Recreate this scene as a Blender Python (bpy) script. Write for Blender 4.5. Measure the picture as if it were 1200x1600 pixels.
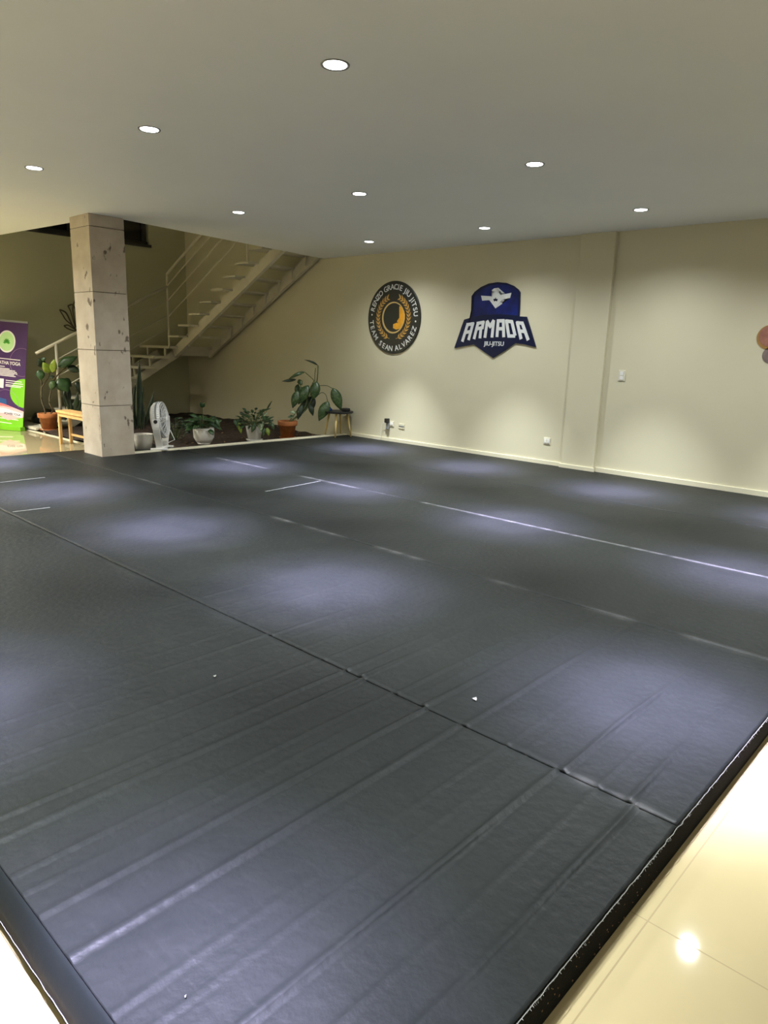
import bpy, bmesh, math, random
import numpy as np
from mathutils import Vector, Matrix, noise
random.seed(7)
for o in list(bpy.data.objects): bpy.data.objects.remove(o)
S = bpy.context.scene
COL = S.collection
PI = math.pi

# ------------------------------------------------------------------ camera
CAMPOS = Vector((0, 0, 1.51))
RT = Vector((0.73092, 0.68175, 0.03136)); UPV = Vector((-0.17565, 0.14351, 0.97394)); FW = Vector((-0.65948, 0.71737, -0.22464))
FPX = 1098.29
cd = bpy.data.cameras.new('camera'); cam = bpy.data.objects.new('camera', cd); COL.objects.link(cam)
m = Matrix((RT, UPV, -FW)).transposed().to_4x4(); m.translation = CAMPOS
cam.matrix_world = m
cd.sensor_fit = 'VERTICAL'; cd.sensor_height = 36; cd.sensor_width = 27
cd.lens = FPX / 1600 * 36; cd.clip_start = .02; cd.clip_end = 100
S.camera = cam
# ------------------------------------------------------------------ world, exposure
w = bpy.data.worlds.new('night'); S.world = w; w.use_nodes = True
w.node_tree.nodes['Background'].inputs[0].default_value = (.5, .6, 1, 1)
w.node_tree.nodes['Background'].inputs[1].default_value = .0
S.view_settings.view_transform = 'Standard'; S.view_settings.look = 'None'
S.view_settings.gamma = 1; S.view_settings.use_curve_mapping = False
S.view_settings.exposure = 0.2
LAMP_COL = (.93, .98, .98)      # cool white downlights
CORE_COL = (.66, .60, 1.0)
WARM_COL = (1.0, .96, .86)
P_CORE, P_WIDE, P_MID, P_WARM = 2050, 108, 880, 200

# ------------------------------------------------------------------ places (metres; X along the logo wall, Y towards it)
CEIL = 2.936; MAT = .11; WALLY = 8.2; FARX = -13.22; TOPZ = 5.7
RIGHTX = 3.2; FRONTY = -4.5

def ray(px, py):
    return FW + RT * ((px - 600) / FPX) + UPV * ((800 - py) / FPX)
def on_z(px, py, z): d = ray(px, py); return CAMPOS + d * ((z - CAMPOS.z) / d.z)
def on_y(px, py, y): d = ray(px, py); return CAMPOS + d * (y / d.y)
def on_x(px, py, x): d = ray(px, py); return CAMPOS + d * (x / d.x)
def at(px, py, P0, back=0.0):
    """point on the upright plane through P0 that faces the room, 'back' metres behind it"""
    n = Vector((P0[0], P0[1], 0)).normalized(); d = ray(px, py)
    return CAMPOS + d * ((Vector(P0).xy.dot(n.xy) + back) / d.dot(n))

# ------------------------------------------------------------------ materials
def mat(name, col, rough=.5, metal=0, spec=.5, var=.0, vscale=6, bump=0, bscale=40, emit=None, estr=0, coat=0, trans=0, detail=4):
    M = bpy.data.materials.new(name); M.use_nodes = True
    nt = M.node_tree; b = nt.nodes['Principled BSDF']
    b.inputs['Roughness'].default_value = rough; b.inputs['Metallic'].default_value = metal
    b.inputs['Specular IOR Level'].default_value = spec
    b.inputs['Base Color'].default_value = (*col, 1)
    if coat: b.inputs['Coat Weight'].default_value = coat
    if emit: b.inputs['Emission Color'].default_value = (*emit, 1); b.inputs['Emission Strength'].default_value = estr
    tc = nt.nodes.new('ShaderNodeTexCoord')
    if var:
        n = nt.nodes.new('ShaderNodeTexNoise'); n.inputs['Scale'].default_value = vscale; n.inputs['Detail'].default_value = detail
        nt.links.new(tc.outputs['Object'], n.inputs['Vector'])
        r = nt.nodes.new('ShaderNodeValToRGB')
        r.color_ramp.elements[0].position = .3; r.color_ramp.elements[1].position = .7
        r.color_ramp.elements[0].color = (*[c * (1 - var) for c in col], 1); r.color_ramp.elements[1].color = (*[min(1, c * (1 + var)) for c in col], 1)
        nt.links.new(n.outputs['Fac'], r.inputs['Fac']); nt.links.new(r.outputs['Color'], b.inputs['Base Color'])
    if bump:
        n2 = nt.nodes.new('ShaderNodeTexNoise'); n2.inputs['Scale'].default_value = bscale; n2.inputs['Detail'].default_value = 5
        nt.links.new(tc.outputs['Object'], n2.inputs['Vector'])
        bp = nt.nodes.new('ShaderNodeBump'); bp.inputs['Strength'].default_value = bump; bp.inputs['Distance'].default_value = .01
        nt.links.new(n2.outputs['Fac'], bp.inputs['Height']); nt.links.new(bp.outputs['Normal'], b.inputs['Normal'])
    return M

M = {}
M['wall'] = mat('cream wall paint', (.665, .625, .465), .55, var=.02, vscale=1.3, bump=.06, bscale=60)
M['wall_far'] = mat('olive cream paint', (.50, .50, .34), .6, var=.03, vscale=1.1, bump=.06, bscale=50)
M['ceil'] = mat('ceiling paint', (.86, .89, .87), .7, var=.015, vscale=1, bump=.03, bscale=80)
M['base'] = mat('cream baseboard', (.72, .68, .52), .35)
M['white'] = mat('white plastic', (.84, .83, .80), .35)
M['ivory'] = mat('ivory plastic', (.70, .67, .55), .4)
M['grey'] = mat('grey plastic', (.22, .23, .23), .45)
M['black'] = mat('black plastic', (.012, .012, .013), .4)
M['stairpaint'] = mat('white painted steel', (.62, .59, .47), .4, var=.04, vscale=9)
M['glass'] = mat('dark window glass', (.006, .007, .008), .15)
M['frame'] = mat('dark window frame', (.03, .03, .028), .5)
M['terracotta'] = mat('terracotta', (.42, .15, .045), .75, var=.2, vscale=14, bump=.2, bscale=70)
M['ceramic'] = mat('white glazed ceramic', (.80, .78, .72), .25, var=.03, vscale=8)
M['soil'] = mat('dark brown soil', (.030, .017, .010), .95, var=.5, vscale=30, bump=1.0, bscale=45)
M['litter'] = mat('dry leaf litter', (.20, .12, .06), .9, var=.4, vscale=30)
M['wood'] = mat('pale pine wood', (.62, .38, .15), .45, var=.12, vscale=12)
M['birch'] = mat('yellow birch wood', (.68, .50, .19), .4, var=.08, vscale=12)
M['stem'] = mat('green stem', (.10, .13, .045), .5, var=.2, vscale=20)
M['bark'] = mat('brown green bark', (.09, .07, .035), .8, var=.3, vscale=30)
M['navy'] = mat('navy acrylic', (.004, .008, .042), .35, spec=.3)
M['blue'] = mat('blue acrylic', (.004, .012, .12), .35, spec=.3, var=.6, vscale=5, detail=2)
M['lettering'] = mat('white lettering', (.72, .74, .74), .4)
M['emblem'] = mat('black acrylic', (.008, .009, .010), .35)
M['gold'] = mat('gold paint', (.50, .28, .06), .45, var=.15, vscale=12)
M['amber'] = mat('amber gold paint', (.72, .34, .02), .45, var=.2, vscale=9)
M['palegold'] = mat('pale gold paint', (.55, .38, .14), .45)
M['blueplastic'] = mat('blue plastic', (.01, .05, .25), .45)
M['chrome'] = mat('wire metal', (.6, .6, .58), .3, metal=.8)
M['pink'] = mat('dusty pink print', (.34, .15, .11), .5, var=.25, vscale=14)
M['mauve'] = mat('grey mauve print', (.20, .15, .14), .5, var=.3, vscale=14)
M['pinkrim'] = mat('gold brown print', (.38, .21, .06), .5)
M['foam'] = mat('black foam board', (.010, .010, .009), .95, spec=.06, bump=.6, bscale=160)
M['hem'] = mat('black vinyl hem', (.005, .007, .007), .6, spec=.12, bump=.1, bscale=40)
M['fray'] = mat('frayed pale thread', (.20, .20, .19), .9, spec=.1)
M['paper'] = mat('scrap of white paper', (.22, .22, .21), .8)
M['decal'] = mat('dark line decal', (.10, .085, .045), .6)
M['lens'] = mat('lit diffuser', (1, 1, 1), .4, emit=(1, .99, .96), estr=14)
M['ring'] = mat('satin trim ring', (.30, .30, .29), .5)
M['mortar'] = mat('grey mortar', (.20, .16, .12), .9)
M['bag'] = mat('black bag plastic', (.015, .015, .018), .3, bump=.8, bscale=10)
M['b_purple'] = mat('purple banner print', (.042, .007, .085), .4)
M['b_green'] = mat('green banner print', (.16, .48, .01), .4)
M['b_pink'] = mat('pink banner print', (.75, .42, .42), .4)
M['b_blue'] = mat('blue banner print', (.01, .07, .22), .4)
M['b_red'] = mat('red banner print', (.70, .13, .14), .4)
M['b_white'] = mat('white banner print', (.74, .72, .70), .4)
M['b_line'] = mat('mauve banner line', (.25, .15, .28), .4)
M['b_logo'] = mat('leaf green print', (.07, .36, .03), .4, var=.4, vscale=20)
M['b_pale'] = mat('pale green print', (.42, .66, .30), .4)

def leafmat(name, dark, light, sc=9, th=.5, rough=.38):
    m_ = mat(name, dark, rough); nt = m_.node_tree; b = nt.nodes['Principled BSDF']
    tc = nt.nodes.new('ShaderNodeTexCoord'); n = nt.nodes.new('ShaderNodeTexNoise'); n.inputs['Scale'].default_value = sc; n.inputs['Detail'].default_value = 6
    r = nt.nodes.new('ShaderNodeValToRGB'); r.color_ramp.elements[0].position = th - .08; r.color_ramp.elements[1].position = th + .12
    r.color_ramp.elements[0].color = (*dark, 1); r.color_ramp.elements[1].color = (*light, 1)
    nt.links.new(tc.outputs['Object'], n.inputs['Vector']); nt.links.new(n.outputs['Fac'], r.inputs['Fac']); nt.links.new(r.outputs['Color'], b.inputs['Base Color'])
    return m_
M['leaf'] = leafmat('deep green leaf', (.018, .05, .014), (.035, .085, .022), 14)
M['leafvar'] = leafmat('variegated leaf', (.022, .055, .014), (.075, .12, .035), 30, .52)
M['leafdark'] = leafmat('dark leaf', (.010, .022, .010), (.02, .04, .014), 12)
M['leaflime'] = leafmat('lime leaf', (.14, .22, .02), (.26, .34, .04), 14)
M['leafcream'] = leafmat('cream edged leaf', (.05, .12, .04), (.42, .48, .30), 26, .48)

# mat vinyl: dark grey vinyl with faint scuffs; pale worn spots where the mesh attribute "wear" is set
def vinyl():
    m_ = mat('dark vinyl sheet', (.05, .052, .05), .47, spec=.12); nt = m_.node_tree; b = nt.nodes['Principled BSDF']; L = nt.links.new
    tc = nt.nodes.new('ShaderNodeTexCoord')
    n = nt.nodes.new('ShaderNodeTexNoise'); n.inputs['Scale'].default_value = 2.2; n.inputs['Detail'].default_value = 7; n.inputs['Roughness'].default_value = .65
    L(tc.outputs['Object'], n.inputs['Vector'])
    r = nt.nodes.new('ShaderNodeValToRGB'); r.color_ramp.elements[0].position = .3; r.color_ramp.elements[1].position = .75
    r.color_ramp.elements[0].color = (.0070, .0083, .0084, 1); r.color_ramp.elements[1].color = (.0106, .0123, .0122, 1)
    L(n.outputs['Fac'], r.inputs['Fac'])
    # fine scratches running across the sheets
    mp = nt.nodes.new('ShaderNodeMapping'); mp.inputs['Scale'].default_value = (2.0, 22, 1); mp.inputs['Rotation'].default_value = (0, 0, .5)
    L(tc.outputs['Object'], mp.inputs['Vector'])
    n3 = nt.nodes.new('ShaderNodeTexNoise'); n3.inputs['Scale'].default_value = 3; n3.inputs['Detail'].default_value = 8; n3.inputs['Roughness'].default_value = .7
    L(mp.outputs['Vector'], n3.inputs['Vector'])
    r3 = nt.nodes.new('ShaderNodeMapRange'); r3.inputs[1].default_value = .56; r3.inputs[2].default_value = .85; r3.inputs[3].default_value = 0; r3.inputs[4].default_value = .18
    L(n3.outputs['Fac'], r3.inputs[0])
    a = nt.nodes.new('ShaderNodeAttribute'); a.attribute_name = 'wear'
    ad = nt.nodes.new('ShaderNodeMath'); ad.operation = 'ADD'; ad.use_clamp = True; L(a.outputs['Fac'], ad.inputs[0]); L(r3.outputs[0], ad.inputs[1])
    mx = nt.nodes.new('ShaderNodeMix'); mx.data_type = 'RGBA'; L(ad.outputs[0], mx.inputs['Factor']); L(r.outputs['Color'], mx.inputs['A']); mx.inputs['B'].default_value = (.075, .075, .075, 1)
    L(mx.outputs['Result'], b.inputs['Base Color'])
    n2 = nt.nodes.new('ShaderNodeTexNoise'); n2.inputs['Scale'].default_value = 26; n2.inputs['Detail'].default_value = 6
    L(tc.outputs['Object'], n2.inputs['Vector'])
    bp = nt.nodes.new('ShaderNodeBump'); bp.inputs['Strength'].default_value = .36; bp.inputs['Distance'].default_value = .01
    L(n2.outputs['Fac'], bp.inputs['Height']); L(bp.outputs['Normal'], b.inputs['Normal'])
    rr = nt.nodes.new('ShaderNodeMapRange'); rr.inputs[3].default_value = .40; rr.inputs[4].default_value = .55; L(n.outputs['Fac'], rr.inputs[0]); L(rr.outputs[0], b.inputs['Roughness'])
    return m_
M['vinyl'] = vinyl()

def tiles():
    m_ = mat('polished cream tiles', (.7, .6, .38), .07); nt = m_.node_tree; b = nt.nodes['Principled BSDF']; L = nt.links.new
    g = nt.nodes.new('ShaderNodeTexCoord'); sp = nt.nodes.new('ShaderNodeSeparateXYZ'); L(g.outputs['Object'], sp.inputs[0])
    outs = []
    for ax, o in (('X', -.548), ('Y', 1.723)):
        a = nt.nodes.new('ShaderNodeMath'); a.operation = 'SUBTRACT'; L(sp.outputs[ax], a.inputs[0]); a.inputs[1].default_value = o - 70
        d = nt.nodes.new('ShaderNodeMath'); d.operation = 'DIVIDE'; L(a.outputs[0], d.inputs[0]); d.inputs[1].default_value = .70
        f = nt.nodes.new('ShaderNodeMath'); f.operation = 'PINGPONG'; L(d.outputs[0], f.inputs[0]); f.inputs[1].default_value = .5
        outs.append(f)
    # pingpong(.5) is zero at whole tiles
    mn = nt.nodes.new('ShaderNodeMath'); mn.operation = 'MINIMUM'; L(outs[0].outputs[0], mn.inputs[0]); L(outs[1].outputs[0], mn.inputs[1])
    lt = nt.nodes.new('ShaderNodeMath'); lt.operation = 'LESS_THAN'; L(mn.outputs[0], lt.inputs[0]); lt.inputs[1].default_value = .0032
    n = nt.nodes.new('ShaderNodeTexNoise'); n.inputs['Scale'].default_value = 1.6; n.inputs['Detail'].default_value = 6; L(g.outputs['Object'], n.inputs['Vector'])
    r = nt.nodes.new('ShaderNodeValToRGB'); r.color_ramp.elements[0].position = .35; r.color_ramp.elements[1].position = .7
    r.color_ramp.elements[0].color = (.32, .265, .15, 1); r.color_ramp.elements[1].color = (.355, .30, .175, 1); L(n.outputs['Fac'], r.inputs['Fac'])
    mx = nt.nodes.new('ShaderNodeMix'); mx.data_type = 'RGBA'; L(lt.outputs[0], mx.inputs['Factor']); L(r.outputs['Color'], mx.inputs['A']); mx.inputs['B'].default_value = (.22, .17, .08, 1)
    L(mx.outputs['Result'], b.inputs['Base Color'])
    rr = nt.nodes.new('ShaderNodeMapRange'); L(lt.outputs[0], rr.inputs[0]); rr.inputs[3].default_value = .045; rr.inputs[4].default_value = .6; L(rr.outputs[0], b.inputs['Roughness'])
    return m_
M['tiles'] = tiles()

def stone():
    m_ = mat('beige travertine', (.5, .42, .31), .6, bump=.15, bscale=50); nt = m_.node_tree; b = nt.nodes['Principled BSDF']; L = nt.links.new
    g = nt.nodes.new('ShaderNodeTexCoord')
    n = nt.nodes.new('ShaderNodeTexNoise'); n.inputs['Scale'].default_value = 5; n.inputs['Detail'].default_value = 8; L(g.outputs['Object'], n.inputs['Vector'])
    r = nt.nodes.new('ShaderNodeValToRGB'); r.color_ramp.elements[0].position = .3; r.color_ramp.elements[1].position = .7
    r.color_ramp.elements[0].color = (.46, .385, .30, 1); r.color_ramp.elements[1].color = (.58, .51, .42, 1); L(n.outputs['Fac'], r.inputs['Fac'])
    mp = nt.nodes.new('ShaderNodeMapping'); mp.inputs['Scale'].default_value = (1, 1, .55); L(g.outputs['Object'], mp.inputs['Vector'])
    n2 = nt.nodes.new('ShaderNodeTexNoise'); n2.inputs['Scale'].default_value = 11; n2.inputs['Detail'].default_value = 3; L(mp.outputs['Vector'], n2.inputs['Vector'])
    r2 = nt.nodes.new('ShaderNodeMapRange'); r2.inputs[1].default_value = .655; r2.inputs[2].default_value = .70; L(n2.outputs['Fac'], r2.inputs[0])
    mx = nt.nodes.new('ShaderNodeMix'); mx.data_type = 'RGBA'; L(r2.outputs[0], mx.inputs['Factor']); L(r.outputs['Color'], mx.inputs['A']); mx.inputs['B'].default_value = (.16, .12, .09, 1)
    L(mx.outputs['Result'], b.inputs['Base Color'])
    return m_
M['stone'] = stone()

# ------------------------------------------------------------------ builders
def tag(o, label=None, cat=None, group=None, kind=None):
    if label: o['label'] = label
    if cat: o['category'] = cat
    if group: o['group'] = group
    if kind: o['kind'] = kind
    return o
def empty(name, loc, label, cat, group=None, rot=None):
    o = bpy.data.objects.new(name, None); COL.objects.link(o); o.location = loc; o.empty_display_size = .1
    if rot: o.rotation_euler = rot
    return tag(o, label, cat, group)
def build(name, bm, material, parent=None, world=True, smooth=False, bevel=0, solid=0, mats=None):
    """link a bmesh; its coordinates are world ones (kept under a parent) unless world=False"""
    bmesh.ops.recalc_face_normals(bm, faces=bm.faces) if not solid else None
    me = bpy.data.meshes.new(name)
    if parent is None and world:
        # put the origin at the middle of the base
        vs = [v.co for v in bm.verts]
        c = Vector(((min(v.x for v in vs) + max(v.x for v in vs)) / 2, (min(v.y for v in vs) + max(v.y for v in vs)) / 2, min(v.z for v in vs)))
        bmesh.ops.translate(bm, verts=bm.verts, vec=-c)
    elif parent is not None and world:
        mw = Matrix.Translation(parent.location) @ parent.rotation_euler.to_matrix().to_4x4()
        if parent.parent: 
            pp = parent.parent
            mw = Matrix.Translation(pp.location) @ pp.rotation_euler.to_matrix().to_4x4() @ mw
        bmesh.ops.transform(bm, matrix=mw.inverted(), verts=bm.verts)
    bm.to_mesh(me); bm.free()
    for mm in (mats or [material]): me.materials.append(mm)
    if smooth:
        for p in me.polygons: p.use_smooth = True
    o = bpy.data.objects.new(name, me); COL.objects.link(o)
    if parent is not None: o.parent = parent
    elif world: o.location = c
    if bevel:
        b = o.modifiers.new('bevel', 'BEVEL'); b.width = bevel; b.segments = 2; b.limit_method = 'ANGLE'
    if solid:
        s = o.modifiers.new('solid', 'SOLIDIFY'); s.thickness = solid; s.offset = 0
    return o
def struct(name, bm, material, **k):
    o = build(name, bm, material, **k); o['kind'] = 'structure'; return o
def box(bm, x0, x1, y0, y1, z0, z1, mi=0):
    vs = [bm.verts.new((x, y, z)) for z in (z0, z1) for y in (y0, y1) for x in (x0, x1)]
    for f in ((0, 2, 3, 1), (4, 5, 7, 6), (0, 1, 5, 4), (2, 6, 7, 3), (0, 4, 6, 2), (1, 3, 7, 5)):
        fc = bm.faces.new([vs[i] for i in f]); fc.material_index = mi
    return vs
def obox(bm, c, ex, ey, ez, hx, hy, hz):
    """oriented box: centre, unit axes, half sizes"""
    vs = [bm.verts.new(Vector(c) + ex * (hx * a) + ey * (hy * b) + ez * (hz * d)) for d in (-1, 1) for b in (-1, 1) for a in (-1, 1)]
    for f in ((0, 2, 3, 1), (4, 5, 7, 6), (0, 1, 5, 4), (2, 6, 7, 3), (0, 4, 6, 2), (1, 3, 7, 5)): bm.faces.new([vs[i] for i in f])
def bar(bm, a, b, wy, wz, up=(0, 0, 1)):
    a = Vector(a); b = Vector(b); d = (b - a); L = d.length; d.normalize()
    s = d.cross(Vector(up)).normalized(); u = s.cross(d)
    obox(bm, (a + b) / 2, d, s, u, L / 2, wy / 2, wz / 2)
def tube(bm, pts, r, seg=8, r1=None, cap=True):
    pts = [Vector(p) for p in pts]; rings = []
    n = len(pts)
    for i, p in enumerate(pts):
        t = (pts[min(i + 1, n - 1)] - pts[max(i - 1, 0)]).normalized()
        a = t.cross(Vector((0, 0, 1)));
        if a.length < .05: a = t.cross(Vector((0, 1, 0)))
        a.normalize(); b = t.cross(a)
        rr = r if r1 is None else r + (r1 - r) * i / (n - 1)
        rings.append([bm.verts.new(p + (a * math.cos(2 * PI * k / seg) + b * math.sin(2 * PI * k / seg)) * rr) for k in range(seg)])
    for i in range(n - 1):
        for k in range(seg):
            bm.faces.new((rings[i][k], rings[i][(k + 1) % seg], rings[i + 1][(k + 1) % seg], rings[i + 1][k]))
    if cap: bm.faces.new(rings[0][::-1]); bm.faces.new(rings[-1])
def bez(pts, n=10):
    """smooth curve through the points (Catmull-Rom)"""
    P = [Vector(p) for p in pts]; P = [P[0] * 2 - P[1]] + P + [P[-1] * 2 - P[-2]]; out = []
    for i in range(1, len(P) - 2):
        for k in range(n):
            t = k / n; a, b, c, d = P[i - 1:i + 3]
            out.append(.5 * ((2 * b) + (c - a) * t + (2 * a - 5 * b + 4 * c - d) * t * t + (-a + 3 * b - 3 * c + d) * t ** 3))
    out.append(P[-2]); return out
def lathe(bm, prof, c=(0, 0, 0), seg=28, axis=None, mi=0, close=True):
    """prof: (radius, height) list, spun about a vertical (or the given) axis through c"""
    c = Vector(c); ez = Vector(axis).normalized() if axis is not None else Vector((0, 0, 1))
    ex = ez.orthogonal().normalized() if axis is not None else Vector((1, 0, 0)); ey = ez.cross(ex)
    rings = []
    for r, h in prof:
        if r < 1e-5: rings.append([bm.verts.new(c + ez * h)])
        else: rings.append([bm.verts.new(c + ez * h + (ex * math.cos(2 * PI * k / seg) + ey * math.sin(2 * PI * k / seg)) * r) for k in range(seg)])
    for a, b in zip(rings, rings[1:]):
        for k in range(seg):
            q = [a[k % len(a)], a[(k + 1) % len(a)], b[(k + 1) % len(b)], b[k % len(b)]]
            q2 = []
            for v in q:
                if v not in q2: q2.append(v)
            if len(q2) > 2: f = bm.faces.new(q2); f.material_index = mi
    return rings
def prism(bm, pts, n, t):
    """polygon extruded along n by t"""
    n = Vector(n); a = [bm.verts.new(Vector(p)) for p in pts]; b = [bm.verts.new(Vector(p) + n * t) for p in pts]
    bm.faces.new(a); bm.faces.new(b[::-1]); k = len(a)
    for i in range(k): bm.faces.new((a[i], b[i], b[(i + 1) % k], a[(i + 1) % k]))
def leaf(bm, base, tip, width, face, droop=.12, fold=.25, n=8, tipw=.5):
    """a leaf blade: from base to tip, broad side towards 'face', arched by droop"""
    base = Vector(base); tip = Vector(tip); d = tip - base; L = d.length; d.normalize()
    f = Vector(face); f = (f - d * f.dot(d)).normalized(); s = d.cross(f)
    rows = []
    for i in range(n + 1):
        t = i / n
        wv = width / 2 * max(.0, math.sin(PI * t ** .8)) ** .9 if 0 < t < 1 else width * .02
        c = base + d * (L * t) + f * (L * droop * math.sin(PI * t)) 
        rip = .04 * width * math.sin(t * 9 + width * 50)
        rows.append([bm.verts.new(c + s * wv * k + f * (-abs(k) * wv * fold + rip * k)) for k in (-1, -.5, 0, .5, 1)])
    for a, b in zip(rows, rows[1:]):
        for k in range(4): bm.faces.new((a[k], a[k + 1], b[k + 1], b[k]))
TOCAM = lambda P: (CAMPOS - Vector(P)).normalized()

# ------------------------------------------------------------------ the room
bm = bmesh.new(); box(bm, FARX - .2, RIGHTX, FRONTY, WALLY + .2, -.2, 0)
fl = struct('floor', bm, M['tiles'], world=False)

# ceiling slab with the stairwell opening; its edges hide the double height stairwell
bm = bmesh.new()
A_ = [(FARX, FRONTY), (RIGHTX, FRONTY), (RIGHTX, WALLY), (-9.07, WALLY), (-8.48, 4.44), (-8.50, 4.19), (-9.30, 4.15), (-11.31, 4.03), (FARX, 3.96)]
prism(bm, [(x, y, CEIL) for x, y in A_], (0, 0, 1), .35)
bmesh.ops.triangulate(bm, faces=[f for f in bm.faces if len(f.verts) > 4])
struct('ceiling', bm, M['ceil'], world=False)
bm = bmesh.new(); box(bm, FARX - .2, -8.2, 3.7, WALLY + .2, TOPZ, TOPZ + .2); struct('ceiling_stairwell', bm, M['ceil'])
bm = bmesh.new(); box(bm, FARX - .2, RIGHTX + .2, WALLY, WALLY + .2, -.2, CEIL + .35); box(bm, FARX - .2, -8.2, WALLY, WALLY + .2, CEIL + .35, TOPZ); struct('wall_back', bm, M['wall'])
# far wall with the dark upper window opening cut in it
wy1, wz0, wz1, wy0 = 7.41, 3.345, 4.6, 4.4
bm = bmesh.new()
box(bm, FARX - .2, FARX, FRONTY, WALLY, -.2, wz0); box(bm, FARX - .2, FARX, FRONTY, wy0, wz0, TOPZ)
box(bm, FARX - .2, FARX, wy1, WALLY, wz0, TOPZ); box(bm, FARX - .2, FARX, wy0, wy1, wz1, TOPZ)
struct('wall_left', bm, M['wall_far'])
win = bpy.data.objects.new('window_1', None); COL.objects.link(win); win.location = (FARX - .1, (wy0 + wy1) / 2, wz0); win['kind'] = 'structure'
bm = bmesh.new(); box(bm, FARX - .13, FARX - .11, wy0, wy1, wz0, wz1); build('window_pane', bm, M['glass'], win)
bm = bmesh.new()
for y in (wy0 + .03, (wy0 + wy1) / 2, wy1 - .06): box(bm, FARX - .11, FARX - .05, y - .03, y + .03, wz0, wz1)
for z in (wz0 + .03, wz1 - .03): box(bm, FARX - .11, FARX - .05, wy0, wy1, z - .03, z + .03)
box(bm, FARX - .11, FARX + .04, wy0 - .02, wy1 + .03, wz0 - .05, wz0)
build('window_frame', bm, M['frame'], win)
bm = bmesh.new(); box(bm, RIGHTX, RIGHTX + .2, FRONTY, WALLY, -.2, CEIL + .35); struct('wall_right', bm, M['wall'])
bm = bmesh.new(); box(bm, FARX - .2, RIGHTX + .2, FRONTY - .2, FRONTY, -.2, CEIL + .35); struct('wall_front', bm, M['wall'])
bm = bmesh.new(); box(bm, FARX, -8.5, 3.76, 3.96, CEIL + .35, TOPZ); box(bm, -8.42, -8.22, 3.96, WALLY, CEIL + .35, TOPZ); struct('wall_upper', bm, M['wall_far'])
# pilaster on the logo wall
bm = bmesh.new(); box(bm, -4.42, -3.97, WALLY - .055, WALLY + .01, 0, CEIL); struct('pilaster', bm, M['wall'], bevel=.006)
bm = bmesh.new(); box(bm, -8.38, -4.425, WALLY - .018, WALLY, 0, .158); box(bm, -4.438, -3.952, WALLY - .073, WALLY - .055, 0, .158)
box(bm, -3.965, RIGHTX, WALLY - .018, WALLY, 0, .165); struct('baseboard_back', bm, M['base'], bevel=.003)
# stone clad column: stacked courses with fine joints
bm = bmesh.new(); zs = [0, .734, 1.40, 2.071, 2.80, CEIL]
box(bm, -8.881, -8.409, 3.969, 4.381, 0, CEIL, 1)
for a, b in zip(zs, zs[1:]): box(bm, -8.89, -8.40, 3.96, 4.39, a + (.004 if a else 0), b - .004)
struct('column', bm, M['stone'], world=False, mats=[M['stone'], M['mortar']])
# planter curb
bm = bmesh.new(); box(bm, -8.53, -8.42, 4.40, WALLY, 0, .125); struct('trim_1', bm, M['base'], bevel=.004)
bm = bmesh.new(); box(bm, FARX, -8.90, 4.60, 4.64, -.0, .012); struct('trim_2', bm, M['base'])

# ------------------------------------------------------------------ planter soil
bm = bmesh.new(); nx, ny = 110, 90
def soilz(x, y): return .035 + .035 * noise.noise(Vector((x * 1.7, y * 1.7, 1))) + .018 * noise.noise(Vector((x * 7, y * 7, 4))) + .05 * max(0, min(1, (y - 6.8) / 1.4))* max(0, min(1, (-9.2 - x) / .8))
G = [[bm.verts.new((x := FARX + 4.69 * i / nx, y := 4.645 + 3.555 * j / ny, max(.006, soilz(x, y)))) for i in range(nx + 1)] for j in range(ny + 1)]
for j in range(ny):
    for i in range(nx): bm.faces.new((G[j][i], G[j][i + 1], G[j + 1][i + 1], G[j + 1][i]))
tag(build('planter_soil', bm, M['soil'], smooth=True), 'dark brown soil filling the indoor planting bed under the stairs', 'soil', kind='stuff')
bm = bmesh.new()
for i in range(420):
    x = random.uniform(-12.9, -8.6); y = random.uniform(4.6, 8.1); x = -8.58 - (random.random() ** 2) * 1.2 if i % 2 else x
    z = max(.006, soilz(x, y)) + .006; a = random.uniform(0, 6.3); s = random.uniform(.012, .034)
    d = Vector((math.cos(a), math.sin(a), random.uniform(-.2, .4))); leaf(bm, Vector((x, y, z)), Vector((x, y, z)) + d * s * 2, s, (0, 0, 1), n=3)
tag(build('leaf_litter', bm, M['litter']), 'dry brown leaf litter scattered over the planting bed', 'leaf litter', kind='stuff')

# ------------------------------------------------------------------ mat: foam base and five vinyl sheets
MX0, MX1, MY0, MY1 = -9.11, -.60, .52, WALLY - .03
bm = bmesh.new()
P_ = [(MX0, MY0 - .035), (MX1 + .003, MY0 - .035), (MX1 + .003, MY1), (-8.40, MY1), (-8.40, 3.70), (MX0, 3.62)]
prism(bm, [(x, y, 0.001) for x, y in P_], (0, 0, 1), .03)
P2 = [(MX0, MY0 - .006), (MX1 + .004, MY0 - .006), (MX1 + .004, MY1), (-8.405, MY1), (-8.405, 3.70), (MX0, 3.62)]
prism(bm, [(x, y, 0.03) for x, y in P2], (0, 0, 1), MAT - .037)
base = tag(build('foam_base', bm, M['foam'], world=False), 'black foam underlay with rough dark sides beneath the vinyl sheets', 'mat')
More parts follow.
